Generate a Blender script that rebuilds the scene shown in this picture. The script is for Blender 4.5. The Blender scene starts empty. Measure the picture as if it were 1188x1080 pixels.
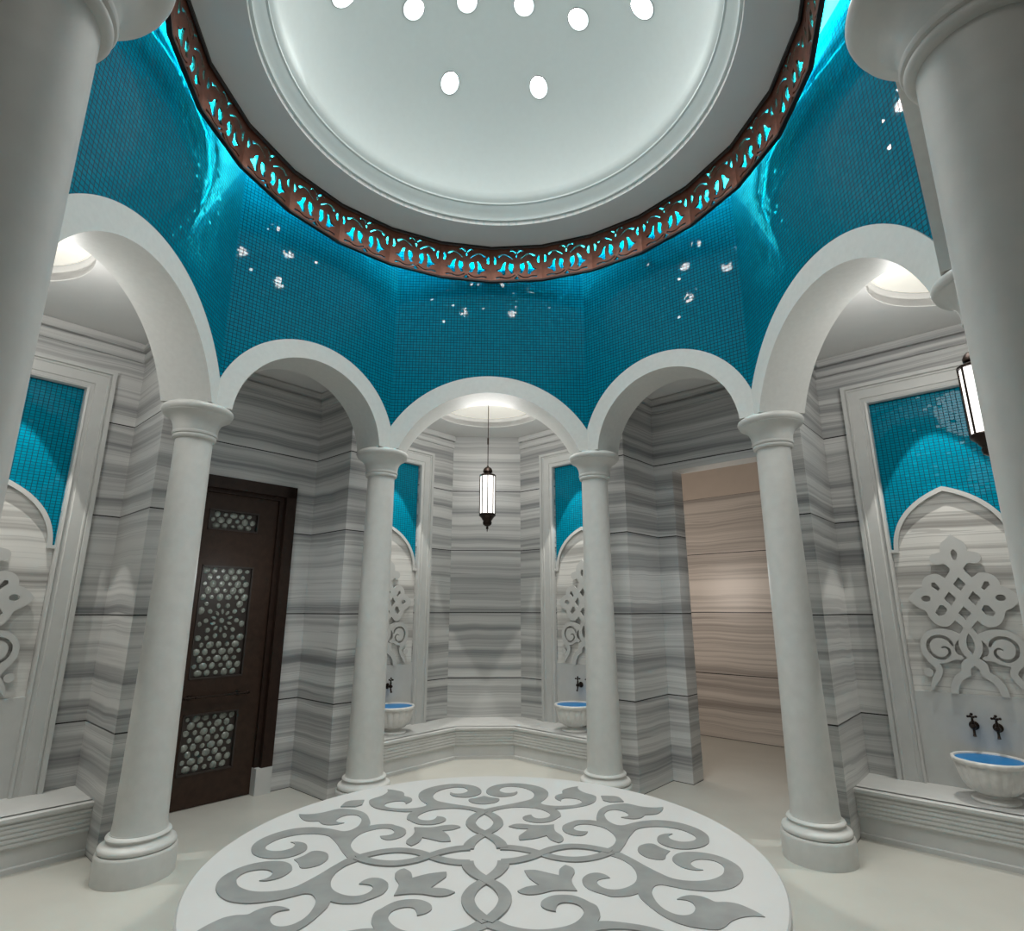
import bpy, math, random
from mathutils import Vector, Matrix
from mathutils.geometry import tessellate_polygon
random.seed(7)
PI = math.pi
S = 1.4            # metres per plan unit
H0 = 1.171         # camera height in plan units; z below is relative to the camera height
R2 = math.sqrt(2)
scene = bpy.context.scene
COL = scene.collection

def zz(z): return (z + H0) * S          # plan z -> metres above floor

# ------------------------------------------------------------------ materials
def new_mat(name):
    m = bpy.data.materials.new(name); m.use_nodes = True
    nt = m.node_tree; b = nt.nodes['Principled BSDF']
    return m, nt, b
def N(nt, t, **k):
    n = nt.nodes.new(t)
    for a, v in k.items(): setattr(n, a, v)
    return n
def math_(nt, op, a, b=None, c=None):
    n = nt.nodes.new('ShaderNodeMath'); n.operation = op
    for i, v in enumerate((a, b, c)):
        if v is None: continue
        if isinstance(v, (int, float)): n.inputs[i].default_value = v
        else: nt.links.new(v, n.inputs[i])
    return n.outputs[0]
def mix(nt, f, a, b):
    n = nt.nodes.new('ShaderNodeMix'); n.data_type = 'RGBA'
    for i, v in ((0, f), (6, a), (7, b)):
        if isinstance(v, (int, float)): n.inputs[i].default_value = v
        elif isinstance(v, tuple): n.inputs[i].default_value = v
        else: nt.links.new(v, n.inputs[i])
    return n.outputs[2]
def c4(c): return (c[0], c[1], c[2], 1)

def plain(name, col, rough=.4, metal=0, spec=.5, var=.04, scale=6, bump=0, coat=0):
    m, nt, b = new_mat(name)
    tc = N(nt, 'ShaderNodeTexCoord'); no = N(nt, 'ShaderNodeTexNoise'); no.inputs['Scale'].default_value = scale
    no.inputs['Detail'].default_value = 6
    nt.links.new(tc.outputs['Object'], no.inputs['Vector'])
    lo = tuple(max(0, x * (1 - var * 2)) for x in col); hi = tuple(min(1, x * (1 + var)) for x in col)
    nt.links.new(mix(nt, no.outputs['Fac'], c4(lo), c4(hi)), b.inputs['Base Color'])
    b.inputs['Roughness'].default_value = rough; b.inputs['Metallic'].default_value = metal
    b.inputs['Specular IOR Level'].default_value = spec
    if coat: b.inputs['Coat Weight'].default_value = coat
    if bump:
        bp = N(nt, 'ShaderNodeBump'); bp.inputs['Strength'].default_value = bump; bp.inputs['Distance'].default_value = .01
        nt.links.new(no.outputs['Fac'], bp.inputs['Height']); nt.links.new(bp.outputs[0], b.inputs['Normal'])
    return m
def emis(name, col, strength):
    m, nt, b = new_mat(name)
    b.inputs['Base Color'].default_value = c4(col)
    b.inputs['Emission Color'].default_value = c4(col); b.inputs['Emission Strength'].default_value = strength
    return m

def striped_marble(name, light, dark, joints=True, seed=0.0, contrast=1.0):
    """Banded grey marble: bands follow height, slab joints every 0.8 m."""
    m, nt, b = new_mat(name)
    g = N(nt, 'ShaderNodeNewGeometry'); sx = N(nt, 'ShaderNodeSeparateXYZ'); nt.links.new(g.outputs['Position'], sx.inputs[0])
    z = sx.outputs['Z']
    oi = N(nt, 'ShaderNodeObjectInfo')
    warp = N(nt, 'ShaderNodeTexNoise'); warp.inputs['Scale'].default_value = 1.1; warp.inputs['Detail'].default_value = 2
    nt.links.new(g.outputs['Position'], warp.inputs['Vector'])
    zw = math_(nt, 'MULTIPLY_ADD', warp.outputs['Fac'], .09, z)
    row = math_(nt, 'FLOOR', math_(nt, 'DIVIDE', z, .795))
    off = math_(nt, 'MULTIPLY', row, 3.37)
    def band(sc, hs, detail, rough, sd):
        cx = N(nt, 'ShaderNodeCombineXYZ')
        nt.links.new(math_(nt, 'MULTIPLY', sx.outputs['X'], hs), cx.inputs[0])
        nt.links.new(math_(nt, 'MULTIPLY_ADD', sx.outputs['Y'], hs, sd), cx.inputs[1])
        nt.links.new(math_(nt, 'ADD', math_(nt, 'MULTIPLY', zw, sc), off), cx.inputs[2])
        n = N(nt, 'ShaderNodeTexNoise'); n.inputs['Scale'].default_value = 1; n.inputs['Detail'].default_value = detail
        n.inputs['Roughness'].default_value = rough
        nt.links.new(cx.outputs[0], n.inputs['Vector'])
        return n.outputs['Fac']
    a = band(7.2, .09, 4, .60, seed); bnd = band(34, .2, 2, .6, seed + 4)
    v = math_(nt, 'ADD', math_(nt, 'MULTIPLY', a, .72), math_(nt, 'MULTIPLY', bnd, .28))
    cr = N(nt, 'ShaderNodeValToRGB'); nt.links.new(v, cr.inputs[0])
    e = cr.color_ramp.elements
    mid = tuple((l + d) / 2 for l, d in zip(light, dark))
    e[0].position = .34; e[0].color = c4(dark)
    e[1].position = .59; e[1].color = c4(light)
    x = e.new(.46); x.color = c4(mid)
    x = e.new(.53); x.color = c4(tuple(m_ + (l - m_) * .75 for m_, l in zip(mid, light)))
    col = cr.outputs[0]
    # fine dark veins
    vn = band(24, .1, 1, .5, seed + 9)
    vein = math_(nt, 'LESS_THAN', math_(nt, 'ABSOLUTE', math_(nt, 'SUBTRACT', vn, .44)), .010)
    col = mix(nt, math_(nt, 'MULTIPLY', vein, .35), col, c4(tuple(d * .7 for d in dark)))
    if joints:
        fr = math_(nt, 'FRACT', math_(nt, 'ADD', math_(nt, 'DIVIDE', z, .797), .5))
        j = math_(nt, 'LESS_THAN', math_(nt, 'ABSOLUTE', math_(nt, 'SUBTRACT', fr, .5)), .0065)
        col = mix(nt, j, col, (.015, .014, .013, 1))
    nt.links.new(col, b.inputs['Base Color'])
    b.inputs['Roughness'].default_value = .3
    b.inputs['Specular IOR Level'].default_value = .4
    return m

def mosaic(name, tx, tz, jitter, cols, grout, horizontal_tone=.25):
    m, nt, b = new_mat(name)
    tc = N(nt, 'ShaderNodeTexCoord'); sx = N(nt, 'ShaderNodeSeparateXYZ'); nt.links.new(tc.outputs['Object'], sx.inputs[0])
    u = math_(nt, 'DIVIDE', sx.outputs['X'], tx); v = math_(nt, 'DIVIDE', sx.outputs['Z'], tz)
    fu = math_(nt, 'FRACT', u); fv = math_(nt, 'FRACT', v); iu = math_(nt, 'FLOOR', u); iv = math_(nt, 'FLOOR', v)
    gu = math_(nt, 'GREATER_THAN', math_(nt, 'ABSOLUTE', math_(nt, 'SUBTRACT', fu, .5)), .43)
    gv = math_(nt, 'GREATER_THAN', math_(nt, 'ABSOLUTE', math_(nt, 'SUBTRACT', fv, .5)), .41)
    gr = math_(nt, 'MAXIMUM', gu, gv)
    cx = N(nt, 'ShaderNodeCombineXYZ'); nt.links.new(iu, cx.inputs[0]); nt.links.new(iv, cx.inputs[1])
    wn = N(nt, 'ShaderNodeTexWhiteNoise'); wn.noise_dimensions = '2D'; nt.links.new(cx.outputs[0], wn.inputs['Vector'])
    t = mix(nt, wn.outputs['Value'], c4(cols[0]), c4(cols[1]))
    nt.links.new(mix(nt, gr, t, c4(grout)), b.inputs['Base Color'])
    b.inputs['Roughness'].default_value = .07
    nt.links.new(math_(nt, 'MULTIPLY_ADD', gr, .6, .035), b.inputs['Roughness'])
    b.inputs['Specular IOR Level'].default_value = .13
    # every tile sits at a slightly different tilt
    sub = N(nt, 'ShaderNodeVectorMath', operation='SUBTRACT'); nt.links.new(wn.outputs['Color'], sub.inputs[0]); sub.inputs[1].default_value = (.5, .5, .5)
    sc = N(nt, 'ShaderNodeVectorMath', operation='SCALE'); nt.links.new(sub.outputs[0], sc.inputs[0]); nt.links.new(math_(nt, 'MULTIPLY_ADD', math_(nt, 'GREATER_THAN', wn.outputs['Value'], .86), .13, jitter), sc.inputs['Scale'])
    gm = N(nt, 'ShaderNodeNewGeometry')
    ad = N(nt, 'ShaderNodeVectorMath', operation='ADD'); nt.links.new(gm.outputs['Normal'], ad.inputs[0]); nt.links.new(sc.outputs[0], ad.inputs[1])
    nm = N(nt, 'ShaderNodeVectorMath', operation='NORMALIZE'); nt.links.new(ad.outputs[0], nm.inputs[0])
    nt.links.new(nm.outputs[0], b.inputs['Normal'])
    return m

M = {}
M['marble'] = striped_marble('banded_marble', (.64, .64, .625), (.215, .22, .225))
M['marble_b'] = striped_marble('banded_marble_centre', (.66, .66, .645), (.27, .275, .28), seed=3.7)
M['marble_panel'] = striped_marble('banded_marble_panel', (.74, .73, .70), (.30, .29, .275), joints=False, seed=7.3)
M['marble_warm'] = striped_marble('banded_marble_corridor', (.66, .61, .56), (.28, .25, .23), seed=11.1)
M['white'] = plain('white_marble', (.58, .585, .57), .38, var=.05, scale=9)
M['column'] = plain('column_marble', (.59, .59, .565), .45, var=.06, scale=14)
M['arch'] = plain('arch_stone', (.65, .655, .63), .5, var=.05, scale=30)
M['ceiling'] = plain('ceiling_plaster', (.70, .70, .685), .8, var=.02)
M['dome'] = plain('dome_plaster', (.57, .63, .62), .7, var=.02, scale=20)
M['floor'] = plain('cream_floor_stone', (.53, .52, .47), .28, var=.06, scale=3)
M['medallion'] = plain('white_platform_marble', (.64, .635, .62), .35, var=.03, scale=4)
M['inlay'] = plain('grey_inlay_marble', (.30, .305, .295), .35, var=.18, scale=9)
M['wood'] = plain('dark_walnut', (.028, .014, .009), .5, spec=.3, var=.35, scale=18, bump=.2)
M['wood_light'] = plain('dark_walnut_panel', (.040, .021, .013), .5, spec=.3, var=.3, scale=18, bump=.2)
M['grout_dark'] = plain('dark_lattice', (.03, .022, .018), .5)
M['stud'] = plain('grey_green_glass', (.30, .33, .29), .15, var=.45, scale=25, coat=.5)
M['bronze'] = plain('dark_bronze', (.035, .022, .016), .3, metal=.7, var=.3)
M['copper'] = plain('brown_copper', (.24, .085, .05), .42, metal=.35, var=.35, scale=12)
M['copper_dark'] = plain('dark_copper_rim', (.025, .015, .012), .4, metal=.3, var=.3)
M['water'] = plain('blue_water', (.0, .19, .50), .3, spec=.15, var=.1, scale=5)
M['basin'] = plain('basin_marble', (.74, .73, .70), .3, var=.10, scale=22)
M['mosaic'] = mosaic('turquoise_mosaic', .031, .031, .004, ((.0, .155, .235), (.0, .185, .27)), (.0, .03, .05))
M['mosaic_s'] = mosaic('alcove_mosaic', .034, .024, .010, ((.0, .20, .31), (.0, .235, .355)), (.0, .05, .08))
M['lamp'] = emis('lamp_white', (1, .98, .95), 60)
M['wall_glow_ring'] = emis('downlight_wall_glow', (.86, .95, .96), .9)  # pale glow put in for the lit inside of each downlight tube
M['lantern_glass'] = emis('lantern_glass', (1, .97, .93), 1.5)
M['led'] = emis('cyan_led', (.02, .75, .85), .6)
M['led_warm'] = emis('warm_led', (1, .84, .52), 16)
M['cove'] = emis('cove_cream_glow', (.80, .775, .70), .42)

# ------------------------------------------------------------------ mesh helpers
def link(name, me, mat, parent=None, loc=(0, 0, 0), rz=0, smooth=None):
    mats = mat if isinstance(mat, (list, tuple)) else [mat]
    for m_ in mats: me.materials.append(M[m_] if isinstance(m_, str) else m_)
    if smooth is not None:
        me.shade_smooth(); me.set_sharp_from_angle(angle=math.radians(smooth))
    o = bpy.data.objects.new(name, me); COL.objects.link(o)
    o.location = loc; o.rotation_euler = (0, 0, rz)
    if parent: o.parent = parent
    return o
class MB:
    """collects plan-unit geometry; build() scales it to metres. zrel: z given relative to camera height"""
    def __init__(s, zrel=True): s.v = []; s.f = []; s.mi = []; s.zrel = zrel; s.cur = 0
    def P(s, p): s.v.append(p); return len(s.v) - 1
    def F(s, *i): s.f.append(tuple(i)); s.mi.append(s.cur)
    def box(s, x0, x1, y0, y1, z0, z1):
        i = len(s.v)
        for z in (z0, z1):
            for x, y in ((x0, y0), (x1, y0), (x1, y1), (x0, y1)): s.v.append((x, y, z))
        for q in ((3, 2, 1, 0), (4, 5, 6, 7), (0, 1, 5, 4), (1, 2, 6, 5), (2, 3, 7, 6), (3, 0, 4, 7)):
            s.F(*[i + k for k in q])
        return s
    def obox(s, a, b, th, z0, z1):
        """wall box from a to b in plan, thickness th to the right of a->b"""
        dx, dy = b[0] - a[0], b[1] - a[1]; l = math.hypot(dx, dy); nx, ny = dy / l * th, -dx / l * th
        return s.prism([a, b, (b[0] + nx, b[1] + ny), (a[0] + nx, a[1] + ny)], z0, z1)
    def prism(s, pts, z0, z1):
        i = len(s.v); n = len(pts)
        ar = sum(pts[k][0] * pts[(k + 1) % n][1] - pts[(k + 1) % n][0] * pts[k][1] for k in range(n))
        if ar < 0: pts = pts[::-1]
        for z in (z0, z1):
            for p in pts: s.v.append((p[0], p[1], z))
        for k in range(n): s.F(i + k, i + (k + 1) % n, i + n + (k + 1) % n, i + n + k)
        s.F(*[i + n + k for k in range(n)]); s.F(*[i + k for k in reversed(range(n))])
        return s
    def lathe(s, prof, seg=48, cx=0, cy=0, flute=None, close=True):
        i = len(s.v); n = len(prof)
        for k in range(seg):
            a = 2 * PI * k / seg
            for j, (r, z) in enumerate(prof):
                rr = r * (flute(a, j) if flute else 1)
                s.v.append((cx + rr * math.cos(a), cy + rr * math.sin(a), z))
        for k in range(seg):
            k2 = (k + 1) % seg
            for j in range(n - 1): s.F(i + k * n + j, i + k2 * n + j, i + k2 * n + j + 1, i + k * n + j + 1)
        if close:
            if prof[0][0] > 1e-6: s.F(*[i + k * n for k in reversed(range(seg))])
            if prof[-1][0] > 1e-6: s.F(*[i + k * n + n - 1 for k in range(seg)])
        return s
    def tube(s, pts, r, seg=8):
        rs = r if isinstance(r, (list, tuple)) else [r] * len(pts)
        pts = [Vector(p) for p in pts]; i0 = len(s.v); n = len(pts); up = None
        for k, p in enumerate(pts):
            d = (pts[min(k + 1, n - 1)] - pts[max(k - 1, 0)]).normalized()
            if up is None: up = Vector((0, 0, 1)) if abs(d.z) < .9 else Vector((1, 0, 0))
            x = d.cross(up).normalized(); y = x.cross(d).normalized(); up = y
            for q in range(seg):
                a = 2 * PI * q / seg; w = p + (x * math.cos(a) + y * math.sin(a)) * rs[k]; s.v.append(tuple(w))
        for k in range(n - 1):
            for q in range(seg):
                q2 = (q + 1) % seg; s.F(i0 + k * seg + q, i0 + k * seg + q2, i0 + (k + 1) * seg + q2, i0 + (k + 1) * seg + q)
        s.F(*[i0 + q for q in reversed(range(seg))]); s.F(*[i0 + (n - 1) * seg + q for q in range(seg)])
        return s
    def ball(s, c, r, seg=10, rings=6, sz=1):
        prof = [(r * math.sin(PI * k / rings), c[2] - r * sz * math.cos(PI * k / rings)) for k in range(rings + 1)]
        prof[0] = (1e-7, prof[0][1]); prof[-1] = (1e-7, prof[-1][1])
        return s.lathe(prof, seg, c[0], c[1])
    def fill(s, outer, holes, fn, th):
        """flat shape with holes; fn(u, v, d) -> xyz, d = 0 front, th = back"""
        loops = [outer] + list(holes); flat = [p for l in loops for p in l]; nf = len(flat)
        tris = tessellate_polygon([[Vector((p[0], p[1], 0)) for p in l] for l in loops])
        i = len(s.v)
        for p in flat: s.v.append(fn(p[0], p[1], 0))
        for p in flat: s.v.append(fn(p[0], p[1], th))
        for t in tris:
            a, b, c = (flat[k] for k in t)
            ar = (b[0] - a[0]) * (c[1] - a[1]) - (c[0] - a[0]) * (b[1] - a[1])
            if abs(ar) < 1e-12: continue
            if ar < 0: t = t[::-1]
            s.F(*[i + k for k in t]); s.F(*[i + nf + k for k in reversed(t)])
        o = 0
        for li, l in enumerate(loops):
            n = len(l); ar = sum(l[k][0] * l[(k + 1) % n][1] - l[(k + 1) % n][0] * l[k][1] for k in range(n))
            rev = (ar < 0) ^ (li > 0)
            for k in range(n):
                a, b = i + o + k, i + o + (k + 1) % n
                if rev: s.F(a, b, b + nf, a + nf)
                else: s.F(b, a, a + nf, b + nf)
            o += n
        return s
    def sweep(s, path, prof, closed=False, flip=False):
        """prof = [(out, z)] swept along plan path; out is to the left of travel (right if flip), mitred"""
        n = len(path); i = len(s.v); m = len(prof)
        for k in range(n):
            p = Vector(path[k]); a = Vector(path[(k - 1) % n]) if (k or closed) else None
            b = Vector(path[(k + 1) % n]) if (k < n - 1 or closed) else None
            d1 = (p - a).normalized() if a is not None else (b - p).normalized()
            d2 = (b - p).normalized() if b is not None else d1
            n1 = Vector((-d1.y, d1.x)); n2 = Vector((-d2.y, d2.x)); mm = (n1 + n2).normalized(); mm = mm / max(.2, mm.dot(n1))
            if flip: mm = -mm
            for o, z in prof: s.v.append((p.x + mm.x * o, p.y + mm.y * o, z))
        for k in range(n if closed else n - 1):
            k2 = (k + 1) % n
            for j in range(m - 1):
                q = (i + k * m + j, i + k2 * m + j, i + k2 * m + j + 1, i + k * m + j + 1)
                s.F(*(q if flip else q[::-1]))
        if not closed:
            s.F(*[i + j for j in range(m)]); s.F(*[i + (n - 1) * m + j for j in reversed(range(m))])
        return s
    def mesh(s, name='mesh'):
        me = bpy.data.meshes.new(name); z0 = H0 if s.zrel else 0
        me.from_pydata([(x * S, y * S, (z + z0) * S) for x, y, z in s.v], [], s.f)
        for p, k in zip(me.polygons, s.mi): p.material_index = k
        me.update(); return me
    def build(s, name, mat, parent=None, loc=(0, 0, 0), rz=0, smooth=None):
        return link(name, s.mesh(name), mat, parent, loc, rz, smooth)

def struct(o): o['kind'] = 'structure'; return o
def tag(o, label, cat, group=None):
    o['label'] = label; o['category'] = cat
    if group: o['group'] = group
    return o
def empty(name, loc, rz=0):
    o = bpy.data.objects.new(name, None); o.empty_display_size = .1; COL.objects.link(o)
    o.location = loc; o.rotation_euler = (0, 0, rz); return o
def copy_tree(o, parent=None):
    c = o.copy(); COL.objects.link(c)
    if parent: c.parent = parent
    for ch in list(o.children): copy_tree(ch, c)
    return c
def rot2(p, a): return (p[0] * math.cos(a) - p[1] * math.sin(a), p[0] * math.sin(a) + p[1] * math.cos(a))
def smooth_loop(pts, sub=4, corner=62, closed=True):
    """Catmull-Rom through pts, keeping sharp corners"""
    n = len(pts); out = []
    def tang(k):
        if not closed and (k == 0 or k == n - 1): return Vector((0, 0))
        a, b, c = Vector(pts[k - 1]), Vector(pts[k]), Vector(pts[(k + 1) % n])
        d1, d2 = b - a, c - b
        if d1.length < 1e-9 or d2.length < 1e-9: return Vector((0, 0))
        if d1.angle(d2) > math.radians(corner): return Vector((0, 0))
        return (c - a).normalized() * min(d1.length, d2.length)
    T = [tang(k) for k in range(n)]
    for k in range(n if closed else n - 1):
        p0, p1 = Vector(pts[k]), Vector(pts[(k + 1) % n]); m0, m1 = T[k], T[(k + 1) % n]
        for j in range(sub):
            t = j / sub; a = 2 * t**3 - 3 * t**2 + 1; b = t**3 - 2 * t**2 + t; c = -2 * t**3 + 3 * t**2; d = t**3 - t**2
            out.append(tuple(p0 * a + m0 * b + p1 * c + m1 * d))
    if not closed: out.append(tuple(pts[-1]))
    return out
def stroke(pts, w, sub=5):
    """outline polygon of a tapering stroke; w = width per point"""
    ws = w if isinstance(w, (list, tuple)) else [w] * len(pts)
    c = smooth_loop(pts, sub, 120, False); n = len(c); L = []; Rr = []
    for k, p in enumerate(c):
        t = k / (n - 1) * (len(pts) - 1); i = min(int(t), len(pts) - 2); wv = ws[i] + (ws[i + 1] - ws[i]) * (t - i)
        a, b = Vector(c[max(k - 1, 0)]), Vector(c[min(k + 1, n - 1)]); d = (b - a).normalized(); nn = Vector((-d.y, d.x)) * wv / 2
        L.append(tuple(Vector(p) + nn)); Rr.append(tuple(Vector(p) - nn))
    return L + Rr[::-1]
def circle(cx, cy, r, n=24, ry=None): return [(cx + r * math.cos(2 * PI * k / n), cy + (ry or r) * math.sin(2 * PI * k / n)) for k in range(n)]

# facet frames: local +y points outward
ROT = {'north': 0, 'northwest': PI / 4, 'west': PI / 2, 'southwest': 3 * PI / 4, 'south': PI, 'southeast': -3 * PI / 4, 'east': -PI / 2, 'northeast': -PI / 4}
ZF, ZC = -H0, 1.66

# ------------------------------------------------------------------ floor, ceilings
b = MB(); b.prism([(-5, -4), (5, -4), (5, 5), (-5, 5)], ZF - .06, ZF)
struct(b.build('floor', 'floor'))

OCT_IN = [(.686, 1.492), (1.492, .686), (1.492, -.686), (.686, -1.492), (-.686, -1.492), (-1.492, -.686), (-1.492, .686), (-.686, 1.492)]
def octo(extra):
    k = (1.492 + extra) / 1.492; return [(x + math.copysign(extra * .4142 if abs(x) < 1 else extra, x), y + math.copysign(extra * .4142 if abs(y) < 1 else extra, y)) for x, y in OCT_IN]
flat = lambda z: (lambda u, v, d: (u, v, z + d))
b = MB()
coves = [(0, 2.35), (0, -2.35), (2.35, 0), (-2.35, 0)]
b.fill([(-5, -4), (5, -4), (5, 5), (-5, 5)], [octo(.2)] + [circle(x, y, .48, 64) for x, y in coves], flat(ZC), .05)
struct(b.build('ceiling_alcoves', 'ceiling'))
for k, (x, y) in enumerate(coves):
    b = MB(); b.lathe([(.48, ZC + .005), (.48, ZC + .085), (.0001, ZC + .085)], 64, x, y, close=False)
    o = struct(b.build('trim_cove_side', 'ceiling'))
    b = MB(); b.lathe([(.0001, ZC + .075), (.455, ZC + .075), (.47, ZC + .085)], 64, x, y, close=False)
    o2 = b.build('cove_glow_top', 'cove', o)  # recess top glows by itself, standing in for the hidden cove lighting
# hall ceiling ring and dome
b = MB(); b.fill(octo(.3), [circle(0, 0, 1.157, 128)], flat(2.60), .03)
struct(b.build('ceiling_hall', 'ceiling'))
b = MB()
b.lathe([(1.157, 2.600), (1.157, 2.628), (1.142, 2.628), (1.142, 2.640), (1.136, 2.655), (1.120, 2.680), (1.104, 2.700), (1.098, 2.712), (1.088, 2.716), (1.088, 2.728), (1.076, 2.745), (1.068, 2.765), (1.066, 2.790)], 160, close=False)
struct(b.build('trim_dome_moulding', 'dome', smooth=35))
DH = .60
def dome_z(r): return 2.790 + DH * math.sqrt(max(0, 1 - (r / 1.066) ** 2))
SPOTS = [(-.287, .637), (.279, .638), (-.474, .236), (-.172, .224), (.154, .226), (.470, .242), (.788, .065), (-.820, .076),
         (-.28, -.60), (.28, -.60), (-.47, -.20), (-.16, -.20), (.16, -.20), (.47, -.20)]
b = MB()
b.lathe([(1.066 * math.cos(PI / 2 * k / 40), 2.790 + DH * math.sin(PI / 2 * k / 40)) for k in range(40)] + [(.0001, 2.790 + DH)], 160, close=False)
struct(b.build('ceiling_dome', 'dome', smooth=60))
# recessed downlights drawn flush; a glowing ring imitates the lit tube wall
for k, (x, y) in enumerate(SPOTS):
    zc = dome_z(math.hypot(x, y)); o = empty('recessed_downlight', (x * S, y * S, zz(zc)))
    rr = math.hypot(x, y); tx, ty = -x / rr * .010, -y / rr * .010
    def ringpts(rad, dz, sx=0, sy=0, n=40):
        out = []
        for q in range(n):
            a = 2 * PI * q / n; px, py = rad * math.cos(a) + sx, rad * math.sin(a) + sy
            out.append((px, py, dome_z(math.hypot(x + px, y + py)) - zc - dz))
        return out
    def rings(nm, mat, specs, cap):
        b = MB(False); n = 40
        for sp in specs: b.v += ringpts(*sp)
        for g in range(len(specs) - 1):
            for q in range(n): b.F(g * n + q, (g + 1) * n + q, (g + 1) * n + (q + 1) % n, g * n + (q + 1) % n)
        if cap: b.F(*[(len(specs) - 1) * n + q for q in range(n)])
        b.build(nm, mat, o, smooth=40)
    rings('housing', 'copper_dark', [(.0600, -.001), (.0600, .003), (.0575, .003)], False)
    rings('wall_glow_ring', 'wall_glow_ring', [(.0576, .003), (.047, .0035, tx, ty)], False)
    rings('lens', 'lamp', [(.0472, .0036, tx, ty), (.03, .004, tx, ty)], True)
    o['category'] = 'ceiling light'; o['group'] = 'round downlights in the dome'
    o['label'] = 'downlight in the near half of the dome, above the top edge of the view'
DL_LAB = {0: 'left one of the two downlights set nearest the lattice ring', 1: 'right one of the two downlights set nearest the lattice ring',
          2: 'second downlight from the left in the long row across the dome', 3: 'third downlight from the left in the long row across the dome',
          4: 'third downlight from the right in the long row across the dome', 5: 'second downlight from the right in the long row across the dome',
          6: 'rightmost downlight in the long row across the dome', 7: 'leftmost downlight in the long row across the dome'}
dls = [o for o in COL.objects if o.name.startswith('recessed_downlight')]
for k, o in enumerate(dls):
    if k in DL_LAB: o['label'] = DL_LAB[k]

# ------------------------------------------------------------------ octagon: mosaic walls and arches
def arch_params(kind): return dict(si=.686, n=1.492, z0=.811, Ri=.672, Ro=.796) if kind else dict(si=.570, n=1.540, z0=1.027, Ri=.486, Ro=.600)
ZA = 1.064; TH = .256
def facet(name, main):
    p = arch_params(main); si, n, z0, Ri, Ro = p['si'], p['n'], p['z0'], p['Ri'], p['Ro']; rz = ROT[name]
    # mosaic wall above the arch
    b = MB(); K = 40; D = TH
    cols = []
    for k in range(K + 1):
        t = -1 + 2 * k / K
        row = []
        for d in (0, D):
            x = t * (si + d * .4142); q = t * si; row += [(x, n + d, z0 + math.sqrt(max(0, Ro * Ro - q * q))), (x, n + d, 2.62)]
        cols.append([b.P(v) for v in row])
    for k in range(K):
        a, c = cols[k], cols[k + 1]
        b.cur = 0; b.F(a[0], c[0], c[1], a[1])
        b.cur = 1; b.F(c[2], a[2], a[3], c[3]); b.F(a[0], a[2], c[2], c[0]); b.F(a[1], c[1], c[3], a[3])
    struct(b.build('wall_' + name, ['mosaic', 'arch'], None, (0, 0, 0), rz))
    # arch
    b = MB(); K = 48; th0 = math.asin((ZA - z0) / Ri); secs = []
    for k in range(K + 1):
        th = th0 + (PI - 2 * th0) * k / K; c, s_ = math.cos(th), math.sin(th)
        xi, zi = Ri * c, z0 + Ri * s_; sec = []
        for d in (0, D):
            tc = si + d * .4142
            xo, zo = Ro * c, z0 + Ro * s_
            if abs(xo) > tc:
                f_ = tc / abs(xo); xo *= f_; zo = z0 + Ro * s_ * f_
            if k in (0, K): xo = math.copysign(tc, c); zo = ZA
            zo = max(zo, ZA)
            sec += [(xi, n + d - (.006 if d == 0 else 0), zi), (xo, n + d - (.006 if d == 0 else 0), zo)]
        secs.append([b.P(v) for v in sec])
    for k in range(K):
        a, c = secs[k], secs[k + 1]
        b.F(a[1], a[0], c[0], c[1]); b.F(a[2], a[3], c[3], c[2]); b.F(a[0], a[2], c[2], c[0]); b.F(a[3], a[1], c[1], c[3])
    for q, r in ((secs[0], 0), (secs[-1], 1)):
        b.F(*((q[0], q[1], q[3], q[2]) if r == 0 else (q[1], q[0], q[2], q[3])))
    return b.build('stone_arch', 'arch', None, (0, 0, 0), rz, smooth=30)
LAB_ARCH = {'north': 'smooth off-white stone arch in the centre, over the alcove with the hanging lantern',
            'northwest': 'smooth off-white stone arch over the dark wooden door bay',
            'northeast': 'smooth off-white stone arch over the open corridor passage',
            'west': 'large smooth off-white arch at far left beside the foreground column',
            'east': 'large smooth off-white arch at far right beside the foreground column',
            'southwest': 'off-white arch springing to the near left foreground column',
            'southeast': 'off-white arch springing to the near right foreground column, seen edge-on'}
for nme in ('north', 'east', 'west', 'northeast', 'northwest', 'southeast', 'southwest'):
    tag(facet(nme, nme in ('north', 'east', 'west')), LAB_ARCH[nme], 'arch', 'arches around the hall')
b = MB(); b.prism([(-.686, 1.492), (.686, 1.492), (.792, 1.748), (-.792, 1.748)], 1.655, 2.62)
struct(b.build('wall_south', 'mosaic', None, (0, 0, 0), PI))

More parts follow.
